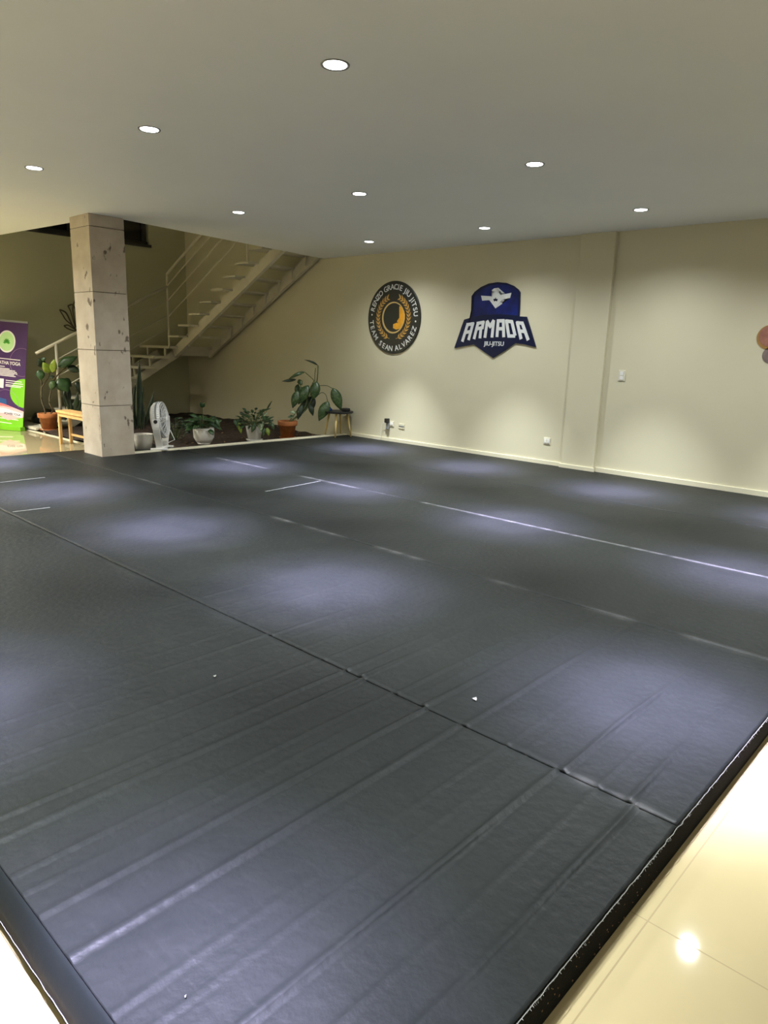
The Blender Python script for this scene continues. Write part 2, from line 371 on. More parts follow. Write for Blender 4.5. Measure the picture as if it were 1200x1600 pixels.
# hem strip folded down the near edge
bm = bmesh.new(); N = 90
rows = []
for i in range(N + 1):
    x = MX0 + (MX1 - MX0) * i / N; j = .004 * noise.noise(Vector((x * 5, 0, 0)))
    rows.append([bm.verts.new(q) for q in ((x, MY0, MAT - .001), (x, MY0 - .012, MAT - .006), (x, MY0 - .034 + j, .055), (x, MY0 - .042 + j, .034 + j), (x, MY0 - .036 + j, .031 + j))])
for a, b in zip(rows, rows[1:]):
    for k in range(4): bm.faces.new((a[k], b[k], b[k + 1], a[k + 1]))
build('hem_strip', bm, M['hem'], base, smooth=True)['label'] = 'smooth black hem folded down the near edge'
# frayed pale edge thread on the two near sides
bm = bmesh.new()
pts = [Vector((MX1 + .006 + .003 * noise.noise(Vector((0, y * 30, 0))), y, MAT - .002 + .0028 * noise.noise(Vector((3, y * 45, 0))))) for y in np.arange(MY0, MY1 - .02, .012)]
tube(bm, pts, .0011, 4)
for y in np.arange(MY0, 4.2, .004):
    a = Vector((MX1 + .006, y + random.uniform(-.002, .002), MAT - .002)); 
    if random.random() < .5: tube(bm, [a, a + Vector((random.uniform(-.002, .006), random.uniform(-.004, .004), random.uniform(-.009, .004)))], .0006, 3, cap=False)
pts = [Vector((x, MY0 - .043 + .002 * noise.noise(Vector((x * 25, 0, 0))), .034 + .003 * noise.noise(Vector((x * 30, 2, 0))))) for x in np.arange(-3.2, MX1, .012)]
tube(bm, pts, .0010, 4)
build('frayed_edge', bm, M['fray'], base)['label'] = 'pale frayed threads along the cut edges'
bm = bmesh.new()
for i in range(70):
    y = random.uniform(MY0, 1.9); z = random.uniform(.01, .1); c = Vector((MX1 + .0045 + 0, y, z)); s = random.uniform(.001, .0022)
    obox(bm, c, Vector((1, 0, 0)), Vector((0, 1, 0)), Vector((0, 0, 1)), s * .4, s, s * .7)
build('lint', bm, M['litter'], base)['kind'] = 'stuff'

# wrinkles run towards the wall, seams run along it
WR = [(-.735, .0035, .016), (-.86, .0016, .012), (-1.005, .0042, .017), (-1.13, .0012, .012), (-1.225, .0018, .013), (-1.425, .0052, .020), (-1.60, .0036, .016), (-1.70, .0014, .012), (-1.79, .0018, .014), (-1.96, .0042, .020),
      (-2.07, .0026, .014), (-2.24, .0016, .012), (-2.36, .0018, .010), (-2.52, .0012, .010), (-2.63, .0015, .010), (-2.78, .0009, .010), (-2.93, .0012, .009), (-3.12, .0008, .01), (-3.28, .0009, .012)]
seams = [MY0, 2.035, 3.60, 5.05, 6.62, MY1]
def height(x, y, k, sx):
    h = 0
    if k < 2:
        fade = 1 if k == 0 else max(0, 1 - (y - 2.035) / 1.75) ** .6
        for i, (wx, a, s) in enumerate(WR):
            c = wx + .010 * noise.noise(Vector((y * 1.8, i * 3.1, 0))) + .012 * noise.noise(Vector((y * .6, i * 5.7, 2))) + (.02 * (i % 3 - 1) if k == 1 else 0)
            aa = a * 3.0 * (.75 + .7 * noise.noise(Vector((y * 1.3, i * 2.3, 7)))) * fade
            u = (x - c) / (s * .72)
            if -4 < u < 4: h += aa * (math.exp(-u * u) if u < 0 else math.exp(-u * u * 3.2)) - aa * .25 * math.exp(-(u - 1.1) ** 2 * 3)
    h += .0016 * noise.noise(Vector((x * 1.1, y * 1.1, k * 3))) + .0005 * noise.noise(Vector((x * 6, y * 2.2, k * 9)))
    return h
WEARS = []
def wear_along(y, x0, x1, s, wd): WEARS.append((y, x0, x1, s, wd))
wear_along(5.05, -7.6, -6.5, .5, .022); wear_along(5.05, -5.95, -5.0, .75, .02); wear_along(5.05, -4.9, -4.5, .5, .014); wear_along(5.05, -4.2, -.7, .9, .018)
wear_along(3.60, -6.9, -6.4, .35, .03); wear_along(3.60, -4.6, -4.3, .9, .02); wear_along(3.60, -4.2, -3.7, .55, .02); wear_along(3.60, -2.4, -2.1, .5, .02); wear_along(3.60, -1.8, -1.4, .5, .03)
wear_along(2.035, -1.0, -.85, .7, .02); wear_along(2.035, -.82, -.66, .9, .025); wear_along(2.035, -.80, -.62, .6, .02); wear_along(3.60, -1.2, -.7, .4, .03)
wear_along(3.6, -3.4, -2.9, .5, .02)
names_ = ['vinyl sheet nearest the camera with long wrinkles, ending at the hemmed edge', 'wrinkled vinyl sheet second from the camera, below the brightest worn crack',
          'smooth vinyl sheet in the middle of the mat, beside the column base', 'smooth vinyl sheet behind the long pale ridge, second from the logo wall', 'vinyl sheet lying along the foot of the logo wall']
names_ = ['dark grey ' + n for n in names_]
xs_f = list(np.arange(-3.5, MX1 + .001, .0105)); xs_c = list(np.arange(MX0, -3.5, .06))
for k in range(5):
    y0, y1 = seams[k] + .0022, seams[k + 1] - .0022
    x0 = MX0 if k < 2 else -8.405
    xs = [x for x in (xs_c + xs_f if k < 2 else list(np.arange(MX0, MX1 - .02, .05)) + [MX1]) if x >= x0 - 1e-6]
    if xs[0] > x0 + .001: xs = [x0] + xs
    xs[-1] = MX1
    if k == 2: xs = sorted(set(xs + [MX0 + .002])) 
    eps = [0, .004, .012, .028, .05]
    ys = [y0 + e for e in eps] + list(np.linspace(y0 + .09, y1 - .09, 34 if k < 2 else 14)) + [y1 - e for e in eps[::-1]]
    bm = bmesh.new(); lay = bm.verts.layers.float.new('wear'); rows = []
    for y in ys:
        row = []
        for x in xs:
            h = height(x, y, k, 0); edge = 0
            for ye, sgn in ((y0, 1), (y1, -1)):
                dd = abs(y - ye)
                if (ye == y0 and k == 0) or (ye == y1 and k == 4): continue
                dr = .0035 if (k, sgn) in ((2, -1), (3, 1)) else .0022
                h += dr * math.exp(-((dd - .014) / .014) ** 2) - .0045 * math.exp(-(dd / .006) ** 2)
            xx = x; yy = y
            if k == 0 and y == ys[0]: yy = y
            if x == xs[-1]: xx = x + .004 * noise.noise(Vector((0, y * 9, 0)))
            v = bm.verts.new((xx, yy, MAT + max(h, -.004))); wv = 0
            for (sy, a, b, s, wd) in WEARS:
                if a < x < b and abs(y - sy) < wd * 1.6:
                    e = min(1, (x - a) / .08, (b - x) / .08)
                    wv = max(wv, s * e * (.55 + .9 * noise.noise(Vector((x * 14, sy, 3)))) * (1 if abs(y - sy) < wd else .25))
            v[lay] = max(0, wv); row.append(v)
        rows.append(row)
    for a, b in zip(rows, rows[1:]):
        for i in range(len(xs) - 1):
            bm.faces.new((a[i], a[i + 1], b[i + 1], b[i]))
    # turned down rim so the sheet has thickness
    ring = rows[0][:] + [r[-1] for r in rows[1:]] + rows[-1][-2::-1] + [r[0] for r in rows[-2:0:-1]]
    low = [bm.verts.new((v.co.x, v.co.y, MAT - .006)) for v in ring]
    for i in range(len(ring)):
        j = (i + 1) % len(ring); bm.faces.new((ring[i], low[i], low[j], ring[j]))
    bmesh.ops.recalc_face_normals(bm, faces=bm.faces)
    o = build('vinyl_sheet', bm, M['vinyl'], world=True, smooth=True)
    tag(o, names_[k], 'mat', 'vinyl sheets covering the training mat')
# short creases lying across the sheets (raised welt pieces)
def crease(pa, pb, r, label, mt='fray'):
    a = on_z(*pa, MAT + .0035); b = on_z(*pb, MAT + .0035); bm = bmesh.new(); n = 14
    pts = [a.lerp(b, i / n) + Vector((.004 * noise.noise(Vector((i * .7, a.x, 0))), .004 * noise.noise(Vector((i * .7, a.y, 5))), .0)) for i in range(n + 1)]
    for i in range(n):
        bar(bm, pts[i] , pts[i + 1] , r, .0035)
    tag(build('tape_strip', bm, M[mt]), label, 'tape', 'thin tape strips stuck on the mat')
M['tape'] = mat('grey tape', (.13, .135, .135), .4, var=.3, vscale=30)
crease((20, 800), (78, 793), .02, 'short grey tape strip near the left edge, the nearer of two there', 'tape')
crease((0, 754), (70, 746), .02, 'short grey tape strip by the left edge in the leftmost light pool', 'tape')
crease((415, 768), (500, 752), .018, 'short grey tape strip left of the worn ridge in the middle distance', 'tape')

# paper scraps
for (px, py, s, lab) in ((743, 1093, .016, 'tiny torn white paper scrap lying near the middle of the wrinkled sheet'), (336, 1057, .010, 'tiny white paper speck lying left of centre on the wrinkled sheet'), (290, 1558, .0035, 'tiny white crumb lying near the bottom edge of the wrinkled sheet')):
    c = on_z(px, py, MAT + .0045); bm = bmesh.new()
    prism(bm, [c + Vector((-s, -s * .2, 0)), c + Vector((s * .5, -s * .5, 0)), c + Vector((s * .3, s * .2, .002)), c + Vector((-s * .4, s * .9, .003))], (0, 0, 1), .0012)
    tag(build('paper_scrap', bm, M['paper']), lab, 'paper scrap')

# ------------------------------------------------------------------ downlights
def downlight(x, y, label, warm=0, core=True, grp='recessed downlights over the mat'):
    t = empty('ceiling_downlight', (x, y, CEIL), label, 'ceiling light', grp)
    bm = bmesh.new(); lathe(bm, [(.060, -.002), (.064, -.001), (.074, -.006), (.076, .0), (.055, .0)], (x, y, CEIL - .001)); build('trim_ring', bm, M['ring'], t, smooth=True)
    bm = bmesh.new(); lathe(bm, [(0, -.004), (.060, -.004), (.060, -.001)], (x, y, CEIL - .001)); build('diffuser', bm, M['lens'], t)
    col = WARM_COL if warm else LAMP_COL
    for (pw, size, bl, c) in ((P_WARM * warm if warm else P_WIDE, 150 if warm else 146, 1, col), (P_MID, 60, 1, col), (P_CORE, 35, 1, CORE_COL), (P_CORE * 1.2, 21, 1, CORE_COL)):
        if size < 80 and not core: continue
        l = bpy.data.lights.new('light_beam', 'SPOT'); l.energy = pw; l.color = c; l.spot_size = math.radians(size); l.spot_blend = bl; l.shadow_soft_size = .05
        lo = bpy.data.objects.new('light_beam', l); COL.objects.link(lo); lo.parent = t; lo.location = (0, 0, -.03)
    return t
G_ = [(-6.68, 2.70), (-4.82, 2.74), (-2.98, 2.76), (-.98, 2.78), (-6.85, 4.93), (-5.06, 5.02), (-3.18, 5.04), (-1.27, 5.0), (-7.08, 7.23), (-5.14, 7.17), (-3.24, 7.12), (-1.37, 7.2)]
L_ = ['leftmost lit downlight of the nearest row, near the stone column', 'lit downlight second from left in the nearest row', 'largest lit downlight, closest to the camera at the top of the photo', 'lit downlight of the nearest row above the right edge of the mat',
      'lit downlight of the middle row nearest the stairs', 'lit downlight in the centre of the middle row', 'lit downlight right of centre in the middle row', 'lit downlight of the middle row beyond the right edge of the photo',
      'lit downlight in the far corner above the stool', 'lit downlight above the blue shield sign', 'lit downlight in front of the wall pilaster', 'lit downlight of the wall row beyond the right edge of the photo']
for (x, y), l in zip(G_, L_): downlight(x, y, l)
for x in (-6.6, -4.8, -3.0, -1.2): downlight(x, .58, 'lit downlight above the near edge of the mat, out of the photo', core=True, grp='recessed downlights out of view')
for x, y in ((-8.7, 2.7), (-8.6, .4)): downlight(x, y, 'lit downlight left of the column, out of the photo', grp='recessed downlights out of view')
for x, y in ((-10.9, 2.4), (-12.3, .8), (-10.6, -1.4), (-7.5, -2.2), (-4.2, -2.3), (-1.2, -2.4), (1.3, -1.5), (1.5, 1.2), (1.4, 3.6), (1.3, 6.0)):  # left lamps follow the bright floor there; the others are added for ceiling bounce
    downlight(x, y, 'unseen warm downlight over the tiled floor, bouncing light to the ceiling', warm=(4.4 if y > 0 else 1.6) if x < -10 else (1.0 if x < -5 else (.8 if y < -2 else .3)), core=False, grp='warm downlights over the tiles')

# ------------------------------------------------------------------ staircase
SX = -12.13; LZ = 1.455; LY = 7.11
st = empty('staircase', (-12.6, 6.6, 0), 'white painted steel staircase with open treads turning up along the logo wall', 'staircase')
bm = bmesh.new(); box(bm, FARX + .005, SX, LY, WALLY - .005, LZ - .045, LZ); build('landing', bm, M['stairpaint'], st)
RUN, RISE = .355, .1945
for k in range(12):       # upper flight along +X
    x0 = SX + RUN * k; z = LZ + RISE * (k + 1)
    bm = bmesh.new(); box(bm, x0, x0 + RUN + .01, LY, WALLY - .03, z - .032, z); build('tread', bm, M['stairpaint'], st, bevel=.004)
    for y in (7.34, 8.02):
        for xa, zb in ((x0 + RUN - .03, z - RISE),):
            bm = bmesh.new(); box(bm, xa, xa + .02, y - .01, y + .01, zb, z - .032); build('tread_bracket', bm, M['stairpaint'], st)
sl = RISE / RUN
for Y in (7.34, 8.09):
    bm = bmesh.new()
    a = Vector((SX - .16, Y, LZ - .13)); b = Vector((SX + RUN * 12, Y, LZ - .10 + RISE * 12 - .03))
    bar(bm, a, b, .07, .17); build('stringer', bm, M['stairpaint'], st)
RUN2, RISE2 = .317, .187
for k in range(1, 8):     # lower flight along +Y
    y0 = LY - RUN2 * k; z = LZ - RISE2 * k
    bm = bmesh.new(); box(bm, FARX + .02, SX, y0, y0 + RUN2 + .005, z - .045, z); build('tread', bm, M['stairpaint'], st, bevel=.004)
for k in range(0, 8):
    y0 = LY - RUN2 * k; z = LZ - RISE2 * k
    for x in (-12.32, -12.95): bm = bmesh.new(); box(bm, x - .018, x + .018, y0 + .02, y0 + .05, max(0.03, z - RISE2), z - .045); build('tread_bracket', bm, M['stairpaint'], st)
for X in (-12.32, -12.95):
    bm = bmesh.new(); a = Vector((X, LY + .25, LZ - .045 - .10)); b = Vector((X, LY - RUN2 * 7.2, LZ - RISE2 * 7.2 - .27))
    bar(bm, a, b, .07, .15, up=(0, 0, 1)); build('stringer', bm, M['stairpaint'], st)
bm = bmesh.new(); bar(bm, (-12.32, LY + .25, LZ - .12), (-12.32, WALLY - .02, LZ - .12), .06, .12); build('landing_beam', bm, M['stairpaint'], st); bm = bmesh.new(); bar(bm, (SX - .16, 7.34, LZ - .11), (SX - .16, 8.09, LZ - .11), .08, .13); build('landing_beam', bm, M['stairpaint'], st)
bm = bmesh.new(); box(bm, FARX + .02, SX, LY - RUN2 * 7 - .28, LY - RUN2 * 7, .03, .075); build('bottom_step', bm, M['stairpaint'], st, bevel=.004)
# railing
ry = LY + .03; rx = SX - .02
bm = bmesh.new(); tube(bm, [(rx, ry, LZ - .02), (rx, ry, 2.735)], .019, 8); build('newel_post', bm, M['stairpaint'], st)
rs = .517
def rl(name, a, b, r): bm = bmesh.new(); tube(bm, [a, b], r, 8); build(name, bm, M['stairpaint'], st, smooth=True)
rl('handrail', (rx, ry, 2.735), (rx + 3.4, ry, 2.735 + 3.4 * rs), .024)
for z in (2.53, 2.27, 1.98): rl('rail_bar', (rx, ry, z), (rx + 3.6, ry, z + 3.6 * .53), .011)
for X in (rx + 2.45,): rl('baluster', (X, ry, LZ + sl * 2.45), (X, ry, 2.735 + 2.45 * rs), .016)
rl('handrail', (rx, ry, 2.52), (rx, 4.72, 1.275), .025)
for z in (2.28, 2.01, 1.78): rl('rail_bar', (rx, ry, z), (rx, 5.05, z - (ry - 5.05) * .525), .010)
rl('baluster', (rx, 5.05, .20), (rx, 5.05, 1.44), .026)
rl('floor_brace', (SX - .1, 4.72, .11), (SX + .25, 4.66, .01), .012)

# ------------------------------------------------------------------ wall lotus decal on the far wall
bm = bmesh.new()
def wl(pts, wd=.02):
    P = [on_x(px, py, FARX + .006) for px, py in pts]
    P = bez(P, 5)
    for a, b in zip(P, P[1:]): bar(bm, a, b, .006, wd, up=(1, 0, 0)) if False else tube(bm, [a, b], wd / 2, 4)
wl([(93, 484), (99, 486), (104, 490), (109, 500), (113, 508), (118, 515)], .028)
wl([(93, 484), (98, 492), (103, 500), (110, 506), (118, 515)], .022)
wl([(106, 478), (110, 486), (113, 496), (118, 512)], .022); wl([(106, 478), (113, 476), (118, 484), (121, 496)], .022)
wl([(100, 509), (106, 508), (113, 512), (120, 517)], .022); wl([(100, 509), (105, 513), (112, 516), (120, 518)], .022)
wl([(118, 466), (124, 478), (124, 492), (120, 512)], .022); wl([(118, 466), (114, 480), (115, 494), (119, 512)], .022)
wl([(130, 470), (128, 484), (124, 498), (120, 515)], .022); wl([(143, 486), (134, 496), (127, 506), (120, 516)], .022); wl([(143, 509), (134, 511), (127, 514), (120, 518)], .022)
tag(build('wall_decal', bm, M['decal']), 'thin dark lotus outline decal on the far wall above the handrail', 'wall decal')

# ------------------------------------------------------------------ shield sign
WO = 'wall'
def W(px, py, off=0.0): return on_y(px, py, WALLY - off)
sh = empty('shield_sign', W(772, 500), 'blue shield sign with a white eagle and lettering on the cream wall', 'wall sign')
z7 = lambda L: [(700 + a / 8, 430 + b / 8) for a, b in L]
outer = z7([(305, 262), (345, 207), (420, 150), (520, 105), (630, 88), (740, 98), (830, 135), (885, 178), (910, 215), (905, 400), (898, 515), (990, 520), (1040, 680), (1105, 900), (1060, 890), (950, 862), (845, 850), (720, 940), (570, 1032), (450, 950), (330, 865), (210, 885), (88, 910), (130, 800), (175, 655), (212, 556), (298, 530), (300, 400)])
inner = z7([(328, 272), (362, 224), (430, 172), (530, 128), (630, 112), (740, 122), (820, 158), (868, 198), (885, 230), (880, 400), (874, 505), (740, 492), (600, 488), (440, 498), (322, 520), (324, 400)])
def flat(name, pts, off, t, m_, parent, tri=True):
    bm = bmesh.new(); prism(bm, [W(px, py, off) for px, py in pts], (0, -1, 0), t)
    if tri: bmesh.ops.triangulate(bm, faces=[f for f in bm.faces if len(f.verts) > 4])
    return build(name, bm, m_, parent)
flat('backing_board', outer, 0.002, .02, M['navy'], sh)
flat('dome_panel', inner, .0225, .003, M['blue'], sh)
eagle = z7([(415, 255), (545, 264), (566, 262), (586, 226), (590, 196), (552, 200), (550, 186), (580, 164), (630, 158), (616, 180), (620, 214), (634, 252), (690, 240), (795, 220), (778, 285), (680, 304), (655, 332), (595, 415), (537, 335), (518, 312), (430, 318)])
eg = flat('eagle', eagle, .026, .005, M['lettering'], sh)
stp = []
for i in range(10):
    r_ = 29 if i % 2 == 0 else 12; stp.append((595 + r_ * math.sin(PI * i / 5), 306 - r_ * math.cos(PI * i / 5)))
flat('star', z7(stp), .0315, .002, M['navy'], eg)['label'] = 'small dark star'
def strokes(name, segs, wd, off, t, m_, parent):
    bm = bmesh.new()
    for (a, b) in segs:
        t += .0005
        A = W(*z7([a])[0], off); B = W(*z7([b])[0], off); d = (B - A).normalized(); e = wd * .42
        bar(bm, A - d * e, B + d * e, t, wd, up=(0, -1, 0)) if False else obox(bm, (A + B) / 2, d, Vector((0, 1, 0)), d.cross(Vector((0, 1, 0))), (B - A).length / 2 + e, t / 2, wd / 2)
    return build(name, bm, m_, parent)
LET = {'A': [((184, 815), (245, 618)), ((245, 618), (312, 608)), ((312, 608), (262, 795)), ((226, 715), (285, 703))],
       'R': [((330, 782), (374, 604)), ((374, 602), (440, 590)), ((442, 592), (430, 655)), ((430, 655), (360, 672)), ((412, 672), (402, 772))],
       'M': [((464, 765), (490, 590)), ((494, 584), (528, 640)), ((528, 640), (566, 576)), ((570, 582), (552, 762))],
       'A2': [((614, 755), (628, 572)), ((628, 572), (690, 570)), ((692, 572), (697, 758)), ((622, 670), (692, 668))],
       'D': [((760, 758), (732, 574)), ((732, 574), (790, 580)), ((800, 588), (836, 740)), ((826, 760), (766, 760))],
       'A3': [((910, 782), (868, 596)), ((868, 596), (925, 600)), ((930, 604), (998, 796)), ((892, 698), (952, 702))]}
for k_, s_ in LET.items(): strokes('letter', s_, .044, .0235, .006, M['lettering'], sh)['label'] = 'white letter ' + k_[0]
def glyph(bm, ch, origin, ex, ez, size, thick, n, m2=None):
    """one character of the built-in font laid with baseline centre at origin"""
    cu = bpy.data.curves.new('g', 'FONT'); cu.body = ch; cu.size = size; cu.align_x = 'CENTER'; cu.extrude = thick / 2; cu.resolution_u = 3
    if m2: cu.offset = m2
    ob = bpy.data.objects.new('g', cu); COL.objects.link(ob)
    dg = bpy.context.evaluated_depsgraph_get(); me = bpy.data.meshes.new_from_object(ob.evaluated_get(dg))
    bpy.data.objects.remove(ob); bpy.data.curves.remove(cu)
    mt = Matrix((ex, ez, n)).transposed().to_4x4(); mt.translation = origin
    me.transform(mt); bm.from_mesh(me); bpy.data.meshes.remove(me)
bm = bmesh.new()
ptA = W(700 + 455 / 8, 430 + 882 / 8, .0245); ptB = W(700 + 695 / 8, 430 + 880 / 8, .0245)
glyph(bm, 'JIU-JITSU', (ptA + ptB) / 2, Vector((1.28, 0, 0)), Vector((0, 0, 1.2)), .066, .004, Vector((0, -1, 0)), .0012)
build('subtitle_lettering', bm, M['lettering'], sh)['label'] = 'small white JIU-JITSU lettering'

# ------------------------------------------------------------------ round emblem
ec = Vector((-7.455, WALLY - .002, 1.99)); R0 = .535
em = empty('round_emblem', ec, 'round black wall emblem with gold laurel and white lettering round its rim', 'wall sign')
bm = bmesh.new(); lathe(bm, [(0, 0), (R0, 0), (R0, .018), (R0 - .004, .02), (0, .02)], ec, 64, axis=(0, -1, 0)); build('disc', bm, M['emblem'], em)
EX = Vector((1, 0, 0)); EZ = Vector((0, 0, 1)); EN = Vector((0, -1, 0)); f0 = .0225
def pol(r, a, off=f0): return ec + EN * off + EX * (r * math.sin(a)) + EZ * (r * math.cos(a))   # a clockwise from top
def arc_text(txt, a0, a1, r, size, outward=True):
    bm = bmesh.new(); n = len(txt)
    wd = [.6 if c == ' ' else (.5 if c in 'IJ' else (1.35 if c == 'M' else 1)) for c in txt]; tot = sum(wd); acc = 0
    for c, w_ in zip(txt, wd):
        a = a0 + (a1 - a0) * (acc + w_ / 2) / tot; acc += w_
        if c == ' ': continue
        rad = EX * math.sin(a) + EZ * math.cos(a); tan = EX * math.cos(a) - EZ * math.sin(a)
        if outward: glyph(bm, c, ec + EN * f0 + rad * (r - size * .36), tan, rad, size, .003, EN, .001)
        else: glyph(bm, c, ec + EN * f0 + rad * (r + size * .36), -tan, -rad, size, .003, EN, .0006)
    return bm
D2 = PI / 180
build('rim_lettering', arc_text('RENZO GRACIE JIU JITSU', -78 * D2, 88 * D2, .452, .112), M['lettering'], em)['label'] = 'white RENZO GRACIE JIU JITSU lettering'
build('rim_lettering', arc_text('TEAM SEAN ALVAREZ', 266 * D2, 106 * D2, .452, .112, False), M['lettering'], em)['label'] = 'white TEAM SEAN ALVAREZ lettering'
for a in (-84 * D2, 97 * D2): bm = bmesh.new(); lathe(bm, [(0, 0), (.013, 0), (.013, .002), (0, .002)], pol(.452, a, .0205), 10, axis=(0, -1, 0)); build('rim_dot', bm, M['lettering'], em)
for sgn, nm in ((-1, 'left'), (1, 'right')):
    bm = bmesh.new()
    pts = [pol(.315, sgn * a * D2, .0215) for a in np.linspace(168, 22, 30)]; tube(bm, pts, .0035, 4)
    for a in np.linspace(160, 28, 14):
        for side in (-1, 1):
            b0 = pol(.315, sgn * a * D2, .0220); tp = pol(.315 + side * .045, sgn * (a - 12) * D2, .0220)
            d = (tp - b0); s_ = d.cross(EN).normalized() * .0135
            prism(bm, [b0, b0 + d * .45 + s_, tp, b0 + d * .45 - s_], EN, .003)
    build('laurel_branch', bm, M['gold'], em)
bm = bmesh.new(); N_ = 56
for i in range(N_):
    a, b = 2 * PI * i / N_, 2 * PI * (i + 1) / N_; w0 = .024 - .010 * math.cos(a - 235 * D2 + PI) * 0
    th = lambda q: .012 + .016 * (0.5 - .5 * math.cos(q - 70 * D2))
    prism(bm, [pol(.232, a, .0205), pol(.232, b, .0205), pol(.232 - th(b), b, .0205), pol(.232 - th(a), a, .0205)], EN, .003)
build('ring', bm, M['palegold'], em)
e5 = lambda L: [(570 + a / 12, 435 + b / 12) for a, b in L]
flat('figure', e5([(650, 520), (700, 545), (740, 610), (755, 680), (755, 760), (735, 840), (700, 900), (650, 945), (590, 960), (530, 930), (535, 860), (560, 850), (590, 835), (620, 840), (648, 800), (612, 825), (608, 800), (640, 750), (690, 735), (720, 745), (735, 700), (715, 668), (690, 670), (675, 640), (690, 628), (650, 560)]), .0205, .003, M['amber'], em)

# ------------------------------------------------------------------ pink disc decal at the right edge
cc = W(1203, 527); dcl = empty('wall_decal', cc, 'dusty pink round decal on the logo wall at the right edge of the photo', 'wall decal')
bm = bmesh.new(); lathe(bm, [(0, .0), (.125, .0), (.125, .005), (0, .005)], cc, 36, axis=(0, -1, 0)); build('rim', bm, M['pinkrim'], dcl)
bm = bmesh.new(); lathe(bm, [(0, .0), (.105, .0), (.105, .008), (0, .008)], cc + Vector((0, 0, .012)), 36, axis=(0, -1, 0)); build('face', bm, M['pink'], dcl)
cc = W(1205, 555); bm = bmesh.new(); lathe(bm, [(0, .0), (.085, .0), (.085, .005), (0, .005)], cc, 36, axis=(0, -1, 0))
tag(build('wall_decal', bm, M['mauve']), 'grey mauve round decal just below the dusty pink one', 'wall decal')
cc = W(1200, 541.5); bm = bmesh.new(); bar(bm, cc + Vector((-.05, 0, 0)), cc + Vector((.08, 0, .02)), .004, .022, up=(0, 0, 1))
tag(build('wall_decal', bm, M['mauve']), 'short grey streak decal between the two round decals', 'wall decal')

# ------------------------------------------------------------------ switch and sockets
def plate(name, px, py, w_, h_, label, cat, holes):
    c = W(px, py); t = empty(name, c, label, cat); bm = bmesh.new(); box(bm, c.x - w_ / 2, c.x + w_ / 2, WALLY - .010, WALLY, c.z - h_ / 2, c.z + h_ / 2); build('cover_plate', bm, M['ivory'], t, bevel=.003)
    bm = bmesh.new()
    for (dx, dz, a, b) in holes: box(bm, c.x + dx - a / 2, c.x + dx + a / 2, WALLY - .016, WALLY - .009, c.z + dz - b / 2, c.z + dz + b / 2)
    build('rocker' if name == 'light_switch' else 'insert', bm, M['white'], t, bevel=.002)
    return t, c
plate('light_switch', 972, 587, .085, .125, 'ivory light switch at chest height right of the pilaster', 'switch', [(0, .026, .045, .045), (0, -.026, .045, .045)])
t, c = plate('wall_socket', 855, 689, .10, .085, 'ivory wall socket low on the wall left of the pilaster', 'socket', [(-.02, 0, .03, .05), (.022, 0, .03, .05)])
t, c = plate('wall_socket', 611, 662, .125, .085, 'wall socket with a black charger plugged in, near the corner stool', 'socket', [(.02, 0, .05, .04)])
t2 = empty('phone_charger', W(607.5, 658), 'black plug charger with a white cable in the wall socket', 'charger')
c2 = W(607.5, 657.5); bm = bmesh.new(); box(bm, c2.x - .035, c2.x + .035, WALLY - .07, WALLY - .016, c2.z - .03, c2.z + .04); build('adapter', bm, M['black'], t2, bevel=.008)
c3 = W(608, 665); bm = bmesh.new(); box(bm, c3.x - .022, c3.x + .022, WALLY - .05, WALLY - .016, c3.z - .055, c3.z + .045); build('plug', bm, M['grey'], t2, bevel=.004)
bm = bmesh.new(); tube(bm, bez([Vector((c3.x, WALLY - .045, c3.z - .04)), Vector((c3.x - .06, WALLY - .05, c3.z + .05)), Vector((c3.x - .13, WALLY - .04, c3.z - .02)), Vector((c3.x - .15, WALLY - .035, .125)), Vector((c3.x - .3, WALLY - .04, MAT + .012))], 6), .003, 5); build('cable', bm, M['white'], t2)
c = W(628, 666); bm = bmesh.new(); box(bm, c.x - .06, c.x + .06, WALLY - .010, WALLY, c.z - .04, c.z + .04)
o = tag(build('wall_socket', bm, M['wall'], bevel=.003), 'blank wall plate with a dark lower slot, right of the charger', 'socket')
bm = bmesh.new(); box(bm, c.x - .052, c.x + .052, WALLY - .013, WALLY - .009, c.z - .008, c.z + .008); build('slot', bm, M['grey'], o)

# ------------------------------------------------------------------ stool with things on it
sc = Vector((-8.72, 7.86, .05)); t = empty('stool', (-8.37, 7.93, MAT), 'small stool with black round-edged top and yellow birch legs in the corner', 'stool')
A = on_y(514, 644, 7.74); topz = .52
bm = bmesh.new(); cx, cy = -8.37, 7.93
lathe(bm, [(0, topz - .03), (.235, topz - .03), (.245, topz - .02), (.245, topz - .004), (.24, topz), (0, topz)], (cx, cy, 0), 36); build('seat', bm, M['black'], t)
for a in (35, 125, 215, 305):
    a = a * D2; bm = bmesh.new(); tube(bm, [(cx + .15 * math.cos(a), cy + .15 * math.sin(a), topz - .03), (cx + .215 * math.cos(a), cy + .215 * math.sin(a), .126 if cx + .215 * math.cos(a) < -8.405 else MAT + .002)], .019, 10, .013); build('leg', bm, M['birch'], t, smooth=True)
bm = bmesh.new(); box(bm, cx - .20, cx - .08, cy - .16, cy - .06, topz, topz + .035); box(bm, cx - .185, cx - .095, cy - .15, cy - .07, topz + .033, topz + .055)
tag(build('plastic_case', bm, M['blueplastic'], bevel=.008), 'small blue plastic case lying on the corner stool', 'case')
bm = bmesh.new(); box(bm, cx + .04, cx + .15, cy + .02, cy + .13, topz, topz + .05)
tag(build('speaker', bm, M['black'], bevel=.014), 'small black portable speaker at the wall end of the stool', 'speaker')

